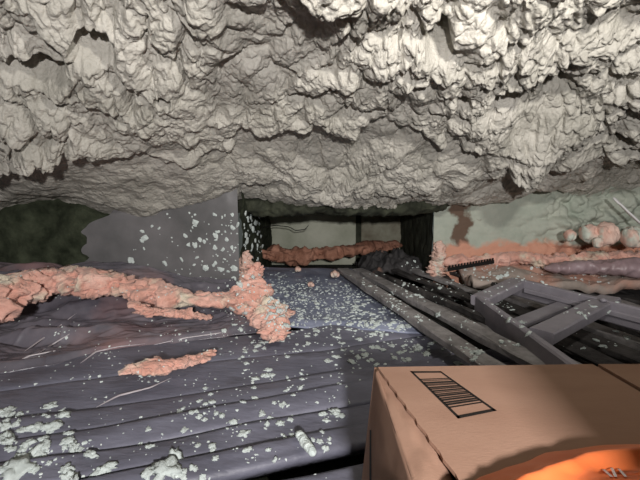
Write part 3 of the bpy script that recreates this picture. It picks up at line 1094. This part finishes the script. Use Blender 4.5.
# picture regions of the debris: (x0,y0,x1,y1, count, size_min, size_max in metres, name of place)
R_ = [(0, 408, 75, 478, 110, .004, .022, 'boards'), (75, 400, 345, 478, 190, .0025, .013, 'boards'), (180, 372, 350, 440, 90, .003, .012, 'boards'),
      (60, 330, 260, 400, 75, .003, .011, 'boards'), (0, 295, 150, 400, 70, .003, .010, 'plastic'), (150, 300, 270, 350, 55, .003, .010, 'plastic'),
      (215, 325, 350, 380, 150, .005, .018, 'boards'), (268, 276, 410, 332, 620, .006, .018, 'sheet'), (275, 283, 365, 320, 420, .006, .018, 'sheet'),
      (340, 268, 530, 350, 300, .006, .020, 'planks'), (400, 262, 500, 300, 150, .006, .020, 'planks'), (500, 262, 640, 292, 170, .004, .022, 'ledge'),
      (560, 300, 640, 350, 60, .004, .022, 'bay'), (350, 336, 480, 365, 90, .005, .022, 'shade'), (225, 270, 300, 320, 170, .005, .017, 'tuft'), (0, 270, 240, 300, 60, .003, .010, 'strip')]
placed = []
rr = random.Random(11)
for (x0, y0, x1, y1, cnt, a, b, place) in R_:
    centers = [(rr.uniform(x0, x1), rr.uniform(y0, y1)) for _ in range(max(3, cnt // 9))]
    for k in range(cnt):
        if rr.random() < 0.6:
            c = rr.choice(centers)
            px, py = c[0] + rr.gauss(0, 7), c[1] + rr.gauss(0, 4)
        else:
            px, py = rr.uniform(x0, x1), rr.uniform(y0, y1)
        hit = BV.ray_cast(Vector((0, 0, CAMZ)), ray(px, py))
        if hit[0] is None or abs(hit[1].z) < 0.35:
            continue
        s = 0.62 * (a + (b - a) * rr.random() ** 2.6)
        placed.append([hit[0], hit[1] if hit[1].z > 0 else -hit[1], s, place, s / (hit[0] - Vector((0, 0, CAMZ))).length])
# a few hand-placed larger pieces
for (px, py, s, e) in ((52, 427, .030, 1), (12, 472, .034, 1), (38, 452, .03, 1), (175, 460, .030, 1), (148, 474, .02, 1), (166, 472, .03, 1), (255, 379, .014, 1), (335, 412, .018, 1), (341, 416, .016, 1), (8, 440, .028, 1), (90, 455, .02, 1),
                       (105, 470, .024, 1), (222, 416, .013, 1), (194, 468, .011, 1), (268, 450, .010, 1), (275, 460, .008, 1), (212, 447, .012, 1),
                       (212, 402, .012, 1), (262, 414, .01, 1), (285, 438, .011, 1), (245, 434, .012, 1), (500, 277, .02, 1), (552, 268, .03, 1), (570, 271, .02, 1)):
    hit = BV.ray_cast(Vector((0, 0, CAMZ)), ray(px, py))
    if hit[0]:
        placed.append([hit[0], hit[1] if hit[1].z > 0 else -hit[1], s * 0.72, 'boards' if px < 400 else 'ledge', 1])
LAB = {'boards': 'white foam crumb lying on the dark floorboards', 'plastic': 'white foam crumb on the crumpled plastic sheet',
       'sheet': 'white foam crumb on the blue-grey hardboard sheet', 'planks': 'white foam crumb on the long planks and slats',
       'ledge': 'white foam crumb on the ledge below the right wall', 'bay': 'white foam crumb in the dark bay under the frame',
       'shade': 'foam crumb in the shade behind the carton', 'tuft': 'foam crumb scattered around the pink corner tuft',
       'strip': 'foam crumb on the pink strip by the left wall'}
placed.sort(key=lambda t: -t[4])


def orient(nrm):
    q = nrm.to_track_quat('Z', 'Y').to_matrix().to_4x4()
    return q @ Matrix.Rotation(rr.uniform(0, 6.28), 4, 'Z')


def merged(name, items, meshes, parent=None):
    Vs, Fs, n = [], [], 0
    cache = [(np.array([v.co[:] for v in m.vertices]), np.array([list(p.vertices) for p in m.polygons])) for m in meshes]
    for (p, nr, s, *_r) in items:
        co, fc = cache[rr.randrange(len(cache))]
        m = orient(nr)
        R3 = np.array([list(r)[:3] for r in m][:3])
        k = np.array([s, s * rr.uniform(.6, 1.4), s])
        Vs.append((co * k) @ R3.T + np.array(tuple(p)))
        Fs.append(fc + n)
        n += len(co)
    me = mesh_from_arrays(name, np.concatenate(Vs), np.concatenate(Fs), False)
    return link(name, me, M_chip, parent)


MARKS = [(20, 470, 'in the lower left corner'), (30, 425, 'by the left edge'), (95, 465, 'along the near edge left of centre'), (165, 465, 'in the cluster at the near edge'),
         (90, 420, 'left of centre'), (165, 395, 'below the lone pink scrap'), (170, 345, 'just above the lone pink scrap'), (235, 440, 'left of the white foam stick'),
         (308, 445, 'right beside the white foam stick'), (275, 400, 'between foam stick and pink tuft'), (340, 412, 'against the carton shadow'), (250, 360, 'right of the lone pink scrap'),
         (310, 360, 'in front of the blue-grey sheet'), (230, 395, 'in the middle of the boards'), (60, 350, 'at far left'), (60, 300, 'under the long pink strip'), (280, 300, 'beside the corner tuft'),
         (320, 290, 'at its far end'), (340, 318, 'near its front edge'), (390, 320, 'near the long planks'), (370, 285, 'near the alcove mouth'), (430, 310, 'halfway along'), (480, 335, 'near the carton'),
         (470, 285, 'by the frame corner'), (520, 270, 'left end'), (570, 270, 'middle part'), (625, 280, 'right end'), (600, 330, 'behind the carton'), (400, 350, 'close behind the carton')]


def crumb_label(p, s, place):
    v = cam.matrix_world.inverted() @ p
    u_, w_ = 320 + F * v.x / -v.z, 240 - F * v.y / -v.z
    m = min(MARKS, key=lambda q: (q[0] - u_) ** 2 + 2 * (q[1] - w_) ** 2)[2]
    size = 'big ' if s > .015 else 'medium ' if s > .009 else 'small ' if s > .006 else 'tiny '
    return (size + LAB[place].replace('lying ', '') + ', ' + m).replace('crumb scattered around', 'crumb on')


for k, (p, nr, s, place, _a) in enumerate(placed[:300]):
    o = bpy.data.objects.new('foam_crumb', BIG[rr.randrange(len(BIG))])
    COL.objects.link(o)
    o.matrix_world = Matrix.Translation(p - nr * s * 0.05) @ orient(nr) @ Matrix.Diagonal((s, s * rr.uniform(.6, 1.6), s, 1))
    thing(o, crumb_label(p, s, place), 'foam crumb', 'foam crumbs: ' + place)
rest = merged('foam_dust', placed[300:], SMALL)
thing(rest, 'countless tiny white foam crumbs scattered over floor, sheet and planks', 'foam crumbs', kind='stuff')

# the cigar shaped foam piece
c = at(308, 447, z=.02)
d = at(300, 437, z=.02)
o = lumpy('foam_stick', [(d.x - .01, d.y + .01, .025, .008), (d.x, d.y, .025, .010), (c.x, c.y, .022, .011), (c.x + .015, c.y - .03, .02, .008)], M_chip, nu=40, nv=16, flat=.9, amp=.3, scale=60, seed=4)
thing(o, 'finger-long stick of white foam lying on the floorboards by the carton', 'foam stick')

# crumbs stuck to the wall plastic and to the alcove side
items = []
for k in range(210):
    if k < 140:
        px, py = 240 - abs(rr.gauss(0, 45)), rr.uniform(212, 285)
        if px < 105:
            continue
        h = WALLS.ray_cast(Vector((0, 0, CAMZ)), ray(px, py))
        s = .004 + .016 * rr.random() ** 2.2
    else:
        p = Vector((XA0 + .02, rr.uniform(2.46, 3.3), rr.uniform(.1, .46)))
        h = (p, Vector((1, -.2, 0)))
        s = .005 + .016 * rr.random()
    if h[0] is None:
        continue
    nr = h[1].normalized()
    if nr.dot(Vector((0.3, -1, 0))) < 0:
        nr = -nr
    items.append((h[0], nr, s))
o = merged('wall_crumbs', items, SMALL)
thing(o, 'white foam specks stuck to the plastic panel and post left of the alcove', 'foam crumbs', kind='stuff')
